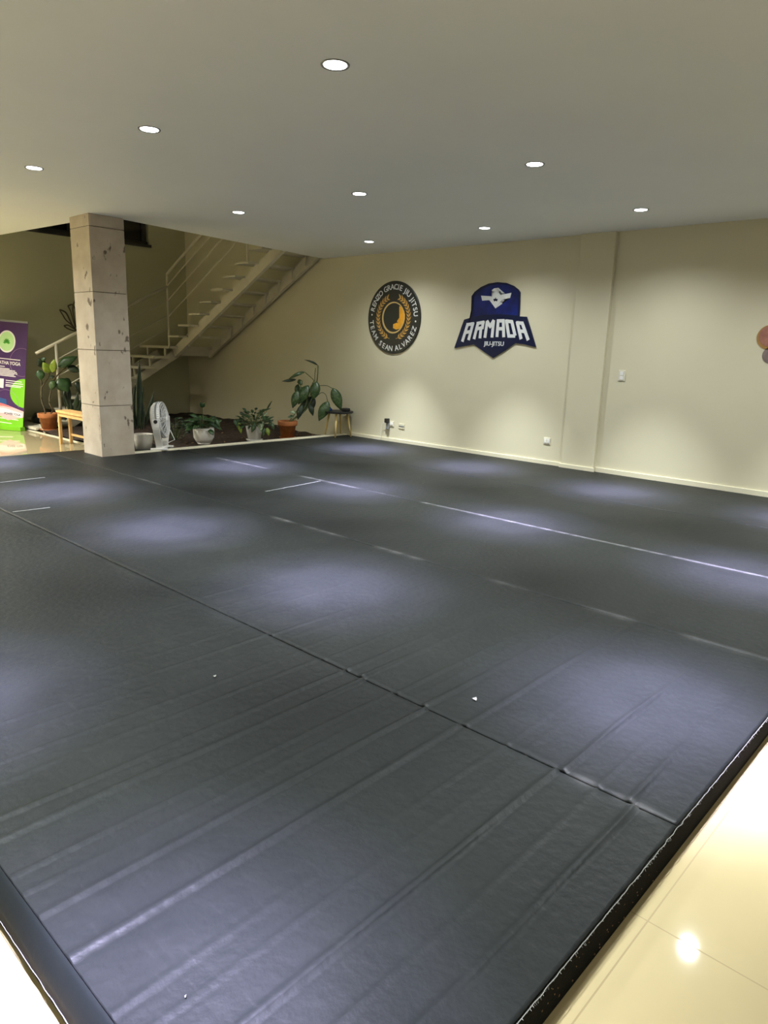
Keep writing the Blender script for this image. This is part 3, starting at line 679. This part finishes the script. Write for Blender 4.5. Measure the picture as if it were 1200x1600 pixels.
# ------------------------------------------------------------------ potted plants
def pot(name, c, r0, r1, h, m_, label, cat, rim=None, saucer=True, soil=True, round_=False):
    c = Vector(c); t = empty(name, c, label, cat)
    bm = bmesh.new()
    if round_: prof = [(0, .0), (r0 * .9, .0), (r0 * 1.15, h * .07), (r1 * .97, h * .36), (r1, h * .8), (r1 * .98, h), (r1 * .90, h), (r1 * .88, h * .75), (0, h * .72)]
    else:
        prof = [(0, 0), (r0, 0), (r0 + (r1 - r0) * .7, h * .70)]
        prof += [(r1 * 1.05, h * .72), (r1 * 1.08, h * .76), (r1 * 1.10, h * .97), (r1 * 1.08, h)] if rim else [(r1 * .99, h * .98), (r1, h)]
        prof += [(r1 * .93, h), (r1 * .9, h * .86), (0, h * .84)]
    off = .025 if saucer else 0
    lathe(bm, [(r, z + off) for r, z in prof], c, 36); po = build('pot', bm, m_, t, smooth=True)
    if saucer:
        bm = bmesh.new(); s = r0 * (.95 if round_ else 1.25); lathe(bm, [(0, 0), (s * .9, 0), (s * 1.08, .028), (s * 1.02, .028), (s * .88, .01), (0, .01)], c, 32); build('saucer', bm, m_, t, smooth=True)
    bm = bmesh.new(); lathe(bm, [(0, 0), (r1 * .89, 0)], c + Vector((0, 0, off + h * .88)), 24); 
    for v in bm.verts: v.co.z += .008 * noise.noise(v.co * 30)
    build('potting_soil', bm, M['soil'], po)
    return t
def stemtube(par, pts, r, m_='stem', r1=None, name='stem'):
    bm = bmesh.new(); tube(bm, bez(pts, 6), r, 7, r1); return build(name, bm, M[m_], par, smooth=True)
def leafobj(par, base, tip, width, m_='leaf', droop=.1, fold=.2, lean=(0, 0, 0)):
    bm = bmesh.new(); f = TOCAM(base) + Vector((0, 0, .25)) + Vector(lean); leaf(bm, base, tip, width, f, droop, fold, n=10)
    return build('leaf', bm, M[m_], par, smooth=True, solid=.0015)

# big variegated plant in the terracotta pot, by the stool
B = Vector((-8.93, 7.33, .05)); ppm = .00975   # metres per pixel there
dp = pot('potted_plant', B, .105, .145, .265, M['terracotta'], 'tall large-leaved plant in a terracotta pot, next to the corner stool', 'potted plant', rim=True)
def p(px, py, b=0): return at(px, py, B, b)
S0 = B + Vector((0, 0, .24))
for pts, r in (([S0, p(478, 640), p(492, 612), p(496, 590), p(497, 571, .05)], .011), ([S0, p(476, 642, .04), p(484, 620, .05), p(488, 600, .02), p(490, 594), p(477, 582, -.06)], .007), ([p(494, 604), p(503, 602.5), p(512, 603, -.05), p(521, 608, -.1)], .006),
                 ([p(492, 622), p(502, 613.5), p(509, 617, -.04), p(512, 628, -.08)], .006), ([S0, p(471, 630), p(468, 614), p(470, 600)], .007), ([S0, p(474, 640), p(480, 622), p(482, 604)], .008), ([p(492, 600), p(492, 585, .05), p(493, 575, .06)], .006)):
    stemtube(dp, pts, r)
for (b0, b1, wd, mt, dr, bk) in (((497, 571), (475, 562), .03, 'leafdark', .25, .05), ((477, 581), (450, 593), .05, 'leafvar', .25, -.08), ((463, 593), (440, 596), .045, 'leafdark', .05, -.1), ((466, 593), (472, 602), .075, 'leafvar', .1, .02),
                                   ((495, 596), (489, 625), .145, 'leafvar', .12, -.06), ((482, 602), (466, 632), .15, 'leafvar', .12, -.02), ((466, 610), (457, 638), .12, 'leafvar', .12, -.05), ((520, 606), (533, 641), .15, 'leafvar', .08, -.08),
                                   ((513, 627), (498, 658), .15, 'leafvar', .1, -.10), ((480, 616), (474, 645), .13, 'leafdark', .12, .06), ((488, 618), (485, 645), .12, 'leafdark', .1, .05), ((472, 632), (465, 656), .09, 'leafdark', .1, -.03),
                                   ((484, 630), (489, 650), .08, 'leafdark', .1, 0), ((470, 604), (476, 626), .12, 'leaf', .1, .08), ((466, 600), (462, 616), .07, 'leaf', .1, .08), ((463, 645), (452, 644), .05, 'leafcream', .1, -.05), ((460, 650), (449, 652), .05, 'leafcream', .1, -.02)):
    leafobj(dp, p(*b0, bk), p(*b1, bk - .04), wd * 1.15, mt, dr)

def bushy(par, C, r, h, n, m_, ll, lw, seed, droopy=.3, m2=None, name='foliage'):
    rnd = random.Random(seed); bm = bmesh.new(); bm2 = bmesh.new(); bs = bmesh.new()
    for i in range(n):
        a = rnd.uniform(0, 2 * PI); k = rnd.random(); el = rnd.uniform(.15, 1.35)
        tipp = C + Vector((math.cos(a) * math.cos(el) * r, math.sin(a) * math.cos(el) * r, math.sin(el) * h)) * rnd.uniform(.65, 1.0)
        mid = C.lerp(tipp, .6) + Vector((0, 0, .03)); tube(bs, [C, mid, tipp], .0025, 4, cap=False)
        d = Vector((math.cos(a), math.sin(a), rnd.uniform(-.9, .5) if rnd.random() < droopy else rnd.uniform(-.3, .7))).normalized()
        L = ll * rnd.uniform(.7, 1.2)
        tgt = bm2 if (m2 and rnd.random() < .35) else bm
        leaf(tgt, tipp, tipp + d * L, lw * rnd.uniform(.8, 1.2), Vector((0, 0, 1)) + TOCAM(tipp) * rnd.uniform(.3, 1.2), .15, .25, n=6)
    build('stem', bs, M['stem'], par); build(name, bm, M[m_], par, smooth=True, solid=.001)
    if m2: build(name, bm2, M[m2], par, smooth=True, solid=.001)
    else: bm2.free()

# white bowl plant in the middle of the bed
B1 = Vector((-9.06, 5.84, .055)); t1 = pot('potted_plant', B1, .10, .155, .225, M['ceramic'], 'low leafy plant in a round white bowl between the fan and the trailing plant', 'potted plant', round_=True)
bushy(t1, B1 + Vector((0, 0, .20)), .20, .22, 75, 'leaf', .13, .075, 3, .45)
stemtube(t1, [B1 + Vector((0, 0, .2)), at(317, 645, B1), at(316, 634, B1)], .005)
for b0, b1, wd in (((316, 637), (313, 628), .05), ((316, 637), (320, 629), .05), ((337, 655), (343, 668), .06)): leafobj(t1, at(*b0, B1), at(*b1, B1, -.03), wd, 'leaf')
# shrub behind it, growing in the soil
B1b = Vector((-9.7, 5.75, .05)); tt = empty('bed_shrub', B1b, 'low dark shrub planted in the soil behind the white bowl', 'plant')
bushy(tt, B1b, .26, .36, 40, 'leafdark', .12, .06, 12, .2)
# trailing plant with white pot
B2 = Vector((-9.0, 6.72, .05)); t2p = pot('potted_plant', B2, .10, .14, .215, M['ceramic'], 'bushy trailing plant in a white pot, left of the terracotta pot', 'potted plant')
bushy(t2p, B2 + Vector((0, 0, .2)), .27, .30, 80, 'leaf', .115, .042, 5, .35, m2='leafdark')
for b0, b1, wd, mt, bk in (((373, 660), (377, 678), .065, 'leaflime', -.12), ((366, 655), (371, 667), .06, 'leaf', -.12), ((399, 662), (393, 676), .07, 'leafvar', -.16), ((404, 660), (409, 674), .07, 'leafcream', -.17), ((412, 658), (406, 676), .05, 'leafcream', -.17), ((417, 668), (420, 681), .07, 'leaflime', -.12), ((424, 660), (428, 672), .06, 'leafvar', -.1), ((413, 668), (411, 682), .06, 'leafvar', -.14),
                           ((417, 640), (425, 627), .02, 'leafdark', 0), ((410, 642), (424, 638), .03, 'leafvar', 0), ((418, 645), (410, 652), .03, 'leafcream', -.05)):
    leafobj(t2p, at(*b0, B2, bk), at(*b1, B2, bk - .03), wd, mt)
stemtube(t2p, [B2 + Vector((0, 0, .2)), at(413, 655, B2, -.05), at(418, 636, B2), at(425, 626, B2)], .004)
# snake plant beside the column
B3 = Vector((-8.78, 4.72, .05)); t3 = pot('potted_plant', B3, .10, .13, .235, M['ceramic'], 'tall dark snake plant in a white pot between column and fan', 'potted plant')
for (b0, tp, wd, bk) in (((216, 672), (218, 563), .085, -.02), ((212, 672), (211, 600), .09, .03), ((222, 672), (223, 625), .07, 0), ((219, 672), (215, 585), .08, .07), ((226, 670), (241, 611), .05, .05), ((209, 672), (203, 640), .08, -.02), ((222, 640), (224, 603), .03, 0)):
    leafobj(t3, at(*b0, B3, bk), at(*tp, B3, bk), wd, 'leafdark', .03, .5)
# rubber plant in terracotta by the banner
B4 = on_z(77, 672.5, .03); t4 = pot('potted_plant', B4, .11, .15, .26, M['terracotta'], 'tall rubber plant with lime shoots in a terracotta pot, beside the banner', 'potted plant', rim=True)
q4 = lambda px, py, b=0: at(px, py, B4, b)
S4 = B4 + Vector((0, 0, .24))
for pts, r, mt in (([S4 + Vector((-.03, -.03, 0)), q4(70, 641), q4(64.5, 622), q4(65, 600), q4(62, 588)], .012, 'bark'), ([S4, q4(82, 642), q4(77, 628), q4(80, 610), q4(86, 592), q4(96, 580), q4(104, 575)], .012, 'bark'), ([q4(65, 606), q4(70, 598), q4(76, 588), q4(78, 580)], .009, 'bark'), ([q4(86, 592), q4(84, 580)], .007, 'bark')):
    stemtube(t4, pts, r, mt)
for (b0, b1, wd, mt, bk) in (((78, 582), (67, 566), .12, 'leaflime', -.05), ((82, 582), (85, 561), .10, 'leaflime', -.08), ((76, 584), (73, 568), .10, 'leaflime', .02), ((90, 573), (121, 557), .135, 'leaf', -.03), ((105, 573), (126, 581), .11, 'leafdark', -.02), ((68, 574), (60, 560), .12, 'leafdark', .04), ((62, 578), (64, 594), .12, 'leaf', -.05),
                             ((64, 562), (72, 560), .06, 'leaf', 0), ((90, 592), (108, 612), .20, 'leaf', -.06), ((84, 594), (80, 610), .10, 'leafvar', -.1), ((96, 594), (112, 604), .16, 'leafdark', .02), ((80, 586), (82, 592), .07, 'leafdark', -.03), ((120, 596), (127, 616), .12, 'leafdark', .1), ((100, 604), (103, 640), .05, 'leafdark', .12), ((108, 606), (107, 636), .06, 'leafdark', .12)):
    leafobj(t4, q4(*b0, bk), q4(*b1, bk - .03), wd * 1.15, mt)
# dark pot behind the bench
B5 = Vector((-10.9, 5.15, .03)); t5 = pot('potted_plant', B5, .13, .19, .25, M['black'], 'hanging-leaved plant in a dark pot behind the wooden bench', 'potted plant', saucer=False)
for (b0, b1, wd) in (((112, 650), (101, 618), .05), ((114, 650), (109, 622), .05), ((116, 650), (122, 612), .08), ((118, 652), (127, 622), .08)): leafobj(t5, at(*b0, B5), at(*b1, B5, -.05), wd, 'leafdark')

# ------------------------------------------------------------------ wooden bench
t = empty('wooden_bench', (-10.5, 4.35, 0), 'low pale pine bench on the tiles left of the column', 'bench')
bx0, bx1, by0, by1, bh = -10.95, -10.35, 4.50, 4.80, .46
a0 = on_y(94.5, 687.5, 4.36)
bx0 = a0.x; bx1 = bx0 + 1.05; by0 = 4.34; by1 = 4.53; bh = .50
bm = bmesh.new(); box(bm, bx0 - .02, bx1 + .02, by0 - .015, by1 + .015, bh - .035, bh); build('seat', bm, M['wood'], t, bevel=.006)
bm = bmesh.new(); box(bm, bx0 + .04, bx1 - .04, by0, by0 + .02, bh - .085, bh - .035); build('apron', bm, M['wood'], t); bm = bmesh.new(); box(bm, bx0 + .04, bx1 - .04, by1 - .02, by1, bh - .085, bh - .035); build('apron', bm, M['wood'], t)
for x in (bx0, bx1 - .045):
    for y in (by0, by1 - .04): bm = bmesh.new(); box(bm, x, x + .045, y, y + .04, 0, bh - .035); build('leg', bm, M['wood'], t, bevel=.004)
bm = bmesh.new(); box(bm, bx0 + .045, bx1 - .045, by1 - .03, by1 - .01, .12, .15); build('stretcher', bm, M['wood'], t)

# ------------------------------------------------------------------ black bag behind the banner
c = Vector((-12.85, 5.02, .0)); bm = bmesh.new(); bmesh.ops.create_uvsphere(bm, u_segments=24, v_segments=14, radius=1)
for v in bm.verts:
    q = v.co.copy(); v.co = c + Vector((q.x * .27, q.y * .17, .12 + max(-.11, q.z * .13) + .03 * noise.noise(q * 3)))
tag(build('black_bag', bm, M['bag'], smooth=True), 'crumpled black bag on the soil between banner and terracotta pot', 'bag')

# ------------------------------------------------------------------ roll-up banner
yaw, lean, roll = .43, .12, .05; BR = Vector((-12.374, 4.50, .015)); HH = 1.76; BW = .85
e1 = Vector((math.cos(yaw), math.sin(yaw), 0)); n0 = Vector((math.sin(yaw), -math.cos(yaw), 0)); u1 = Vector((0, 0, 1)) * math.cos(lean) - n0 * math.sin(lean); e1, u1 = e1 * math.cos(roll) - u1 * math.sin(roll), u1 * math.cos(roll) + e1 * math.sin(roll); n1 = e1.cross(u1).normalized()
if n1.dot(CAMPOS - BR) < 0: n1 = -n1
# keep the stand in front of the planting bed
bt = empty('rollup_banner', BR - e1 * BW / 2 - Vector((0, 0, .015)), 'purple and green roll-up yoga banner standing on the tiles at the left edge', 'banner')
def bp(u, v, off=0): return BR - e1 * ((1 - u) * BW) + u1 * (v * HH) + n1 * off      # u,v in 0..1, u=1 right edge
def bquad(name, poly, off, m_, t=.0012, label=None):
    bm = bmesh.new(); prism(bm, [bp(u, v, off) for u, v in poly], n1, t)
    bmesh.ops.triangulate(bm, faces=[f for f in bm.faces if len(f.verts) > 4]); o = build(name, bm, m_, bt)
    if label: o['label'] = label
    return o
bquad('fabric_panel', [(0, 0), (1, 0), (1, 1), (0, 1)], 0, M['b_purple'], .002)
bquad('green_print', [(0, .0), (1, .0), (1, .12), (.62, .10), (.3, .13), (0, .125)], .0022, M['b_green'])
bquad('swoosh_print', [(0, .20), (.3, .235), (.45, .23), (1, .175), (1, .12), (.62, .075), (.3, .125), (0, .14)], .0035, M['b_pink'], .0012, 'pale pink swoosh')
bquad('swoosh_print', [(.3, .235), (.45, .23), (.75, .195), (.5, .205), (.3, .20)], .005, M['b_red'], .0012, 'red swoosh')
bquad('text_band', [(.0, .165), (.3, .185), (.55, .185), (.97, .155), (.97, .115), (.55, .135), (.0, .13)], .0062, M['b_white'])
bquad('blue_print', [(.3, .235), (.58, .222), (.56, .27), (.3, .285)], .0062, M['b_blue'])
cg = []
for i in range(25): a = PI * (i / 24); cg.append((1 - .36 * math.sin(a), .345 + .135 * math.cos(a)))
bquad('green_circle', cg, .0022, M['b_green'])
for r_, m_, o_, nm in ((.145, 'b_white', .003, 'logo_disc'), (.125, 'b_pale', .0045, 'logo_ring')):
    bquad(nm, [(.50 + r_ / BW * 1.25 * math.sin(2 * PI * i / 36), .81 + r_ / HH * 1.25 * math.cos(2 * PI * i / 36)) for i in range(36)], o_, M[m_])
bm = bmesh.new()
for i in range(7):
    a = (i - 3) * 28 * D2; c_ = (.50, .795); tip = (c_[0] + .095 * math.sin(a) , c_[1] + .048 * math.cos(a)); s = (.022 * math.cos(a), -.011 * math.sin(a))
    mid = ((c_[0] + tip[0]) / 2, (c_[1] + tip[1]) / 2)
    prism(bm, [bp(*c_, .006), bp(mid[0] + s[0], mid[1] + s[1], .006), bp(*tip, .006), bp(mid[0] - s[0], mid[1] - s[1], .006)], n1, .001)
build('lotus_print', bm, M['b_logo'], bt)
def btext(txt, u, v, size, m_, wx=1.0, off=.0035):
    bm = bmesh.new(); cu = bpy.data.curves.new('g', 'FONT'); cu.body = txt; cu.size = size; cu.align_x = 'RIGHT'; cu.extrude = .0006; cu.offset = .0012; cu.resolution_u = 3
    ob = bpy.data.objects.new('g', cu); COL.objects.link(ob); me = bpy.data.meshes.new_from_object(ob.evaluated_get(bpy.context.evaluated_depsgraph_get()))
    bpy.data.objects.remove(ob); mt = Matrix((e1 * wx, u1, n1)).transposed().to_4x4(); mt.translation = bp(u, v, off); me.transform(mt); bm.from_mesh(me); bpy.data.meshes.remove(me)
    build('banner_lettering', bm, m_, bt)['label'] = 'lettering reading ' + txt
btext('HATHA YOGA', .86, .597, .078, M['b_white'])
btext('\u00b7 POWER YOGA', .93, .128, .052, M['b_purple'], off=.0078)
bm = bmesh.new()
for (v, u0, u1_) in ((.645, .25, .85), (.572, .25, .48), (.553, .25, .60), (.540, .25, .74), (.527, .25, .78), (.514, .25, .80), (.501, .25, .72), (.488, .25, .76), (.445, .52, .92), (.425, .52, .95), (.405, .52, .95), (.392, .52, .90), (.085, .25, .88), (.045, .25, .72)):
    bm = bmesh.new(); prism(bm, [bp(u0, v, .0038), bp(u1_, v, .0038), bp(u1_, v + .007, .0038), bp(u0, v + .007, .0038)], n1, .0008); build('small_print', bm, M['b_white'], bt)
bquad('white_box', [(.28, .375), (.47, .372), (.47, .46), (.28, .46)], .0038, M['b_white'])
for (cu_, cv_, ru, rv, a0, a1) in ((.90, .63, .30, .13, -200, 20), (.55, .22, .32, .14, -60, 95)):
    bm = bmesh.new(); pts = [bp(min(1, cu_ + ru * math.sin(a * D2)), cv_ + rv * math.cos(a * D2), .005) for a in np.linspace(a0, a1, 26)]
    tube(bm, pts, .003, 4); build('curved_line', bm, M['b_line'], bt)
bm = bmesh.new(); bar(bm, bp(0, 1, .001), bp(1, 1, .001), .022, .03, up=tuple(u1)); build('top_rail', bm, M['grey'], bt)
bm = bmesh.new(); a = bp(0, 0); b = bp(1, 0); eh = Vector((e1.x, e1.y, 0)).normalized(); obox(bm, Vector(((a.x + b.x) / 2, (a.y + b.y) / 2, .035)), eh, n0, Vector((0, 0, 1)), BW / 2, .05, .034); build('base_cassette', bm, M['b_green'], bt, bevel=.006)
bm = bmesh.new(); tube(bm, [bp(.5, .02, -.05), bp(.5, .99, -.012)], .008, 8); build('support_pole', bm, M['grey'], bt)

# ------------------------------------------------------------------ fan
FB = on_z(249, 706, .125); FC = Vector((-8.56, 4.87, .125))
ax = Vector((.70, .70, 0)).normalized(); ax = (ax * math.cos(.14) + Vector((0, 0, 1)) * math.sin(.14)).normalized()
fc = FC + Vector((0, 0, .385)) ; fr = .235
ft = empty('floor_fan', FC, 'white round floor fan standing on the curb beside the column', 'fan')
bm = bmesh.new()
lathe(bm, [(.05, -.10), (fr * .55, -.10), (fr * .86, -.085), (fr * 1.0, -.045), (fr * 1.02, 0), (fr * 1.0, .045), (fr * .97, .047), (fr * .97, 0), (fr * .82, -.075), (.05, -.09)], fc, 48, axis=ax); build('housing', bm, M['white'], ft, smooth=True)
bm = bmesh.new(); lathe(bm, [(fr * 1.035, -.012), (fr * 1.04, .012), (fr * 1.0, .012), (fr * 1.0, -.012)], fc, 48, axis=ax)
ex = ax.orthogonal().normalized(); ey = ax.cross(ex)
for i in range(60):
    a = 2 * PI * i / 60; d = ex * math.cos(a) + ey * math.sin(a); bar(bm, fc + d * (fr * 1.005) - ax * .035, fc + d * (fr * 1.005) + ax * .04, .005, .005, up=tuple(d))
build('side_vents', bm, M['grey'], ft)
bm = bmesh.new()
for r_ in (.05, .09, .13, .17, .205):
    off = .075 - .035 * (r_ / fr) ** 2; pts = [fc + ax * off + (ex * math.cos(2 * PI * i / 40) + ey * math.sin(2 * PI * i / 40)) * r_ for i in range(41)]; tube(bm, pts, .0028, 5, cap=False)
for i in range(18):
    a = 2 * PI * i / 18; d = ex * math.cos(a) + ey * math.sin(a); tube(bm, bez([fc + ax * .078 + d * .03, fc + ax * .066 + d * .13, fc + ax * .04 + d * fr * .98], 4), .0028, 5)
build('front_grille', bm, M['white'], ft, smooth=True)
bm = bmesh.new(); lathe(bm, [(0, .088), (.035, .085), (.042, .07), (.04, .03), (0, .03)], fc, 20, axis=ax); build('hub_cap', bm, M['white'], ft, smooth=True)
for i in range(5):
    a = 2 * PI * i / 5; bm = bmesh.new(); d = ex * math.cos(a) + ey * math.sin(a); s = ax.cross(d)
    rows = [[bm.verts.new(fc + d * r_ + s * (k * w_) + ax * (.0 + k * tw)) for k in (-1, 0, 1)] for r_, w_, tw in ((.03, .025, .02), (.09, .05, .022), (.15, .06, .02), (.195, .045, .014))]
    for A1, B1_ in zip(rows, rows[1:]):
        for k in range(2): bm.faces.new((A1[k], A1[k + 1], B1_[k + 1], B1_[k]))
    build('fan_blade', bm, M['grey'], ft, smooth=True, solid=.002)
side = ax.cross(Vector((0, 0, 1))).normalized()
for sg in (-1, 1):
    bm = bmesh.new(); top = fc + side * (sg * (fr + .018)); bot = Vector((FC.x, FC.y, FC.z + .02)) + side * (sg * (fr * .62))
    pts = bez([top + Vector((0, 0, .03)), top - Vector((0, 0, .10)), bot + Vector((0, 0, .05)), bot], 5); h = Vector((ax.x, ax.y, 0)).normalized()
    for a, b in zip(pts, pts[1:]): bar(bm, a, b + (b - a) * .1, .085, .022, up=tuple(side))
    sa = build('side_arm', bm, M['white'], ft, smooth=False)
    bm = bmesh.new(); lathe(bm, [(0, .0), (.024, .0), (.024, .02), (0, .022)], top + side * sg * .008, 18, axis=side * sg); build('tilt_knob', bm, M['black'], sa, smooth=False)['label'] = 'black tilt knob'
h = Vector((ax.x, ax.y, 0)).normalized()
bm = bmesh.new(); obox(bm, FC + Vector((0, 0, .014)), side, h, Vector((0, 0, 1)), fr * .7, .055, .014); 
for sg in (-1, 1): obox(bm, FC + side * (sg * fr * .62) + Vector((0, 0, .012)), h, side, Vector((0, 0, 1)), .11, .03, .012)
build('base', bm, M['white'], ft, bevel=.006)
bm = bmesh.new(); a = at(267, 690, FC, -.02); tube(bm, [at(266, 672, FC), at(273, 687, FC, -.03), at(262, 692, FC, -.03)], .005, 6); build('carry_wire', bm, M['white'], ft)
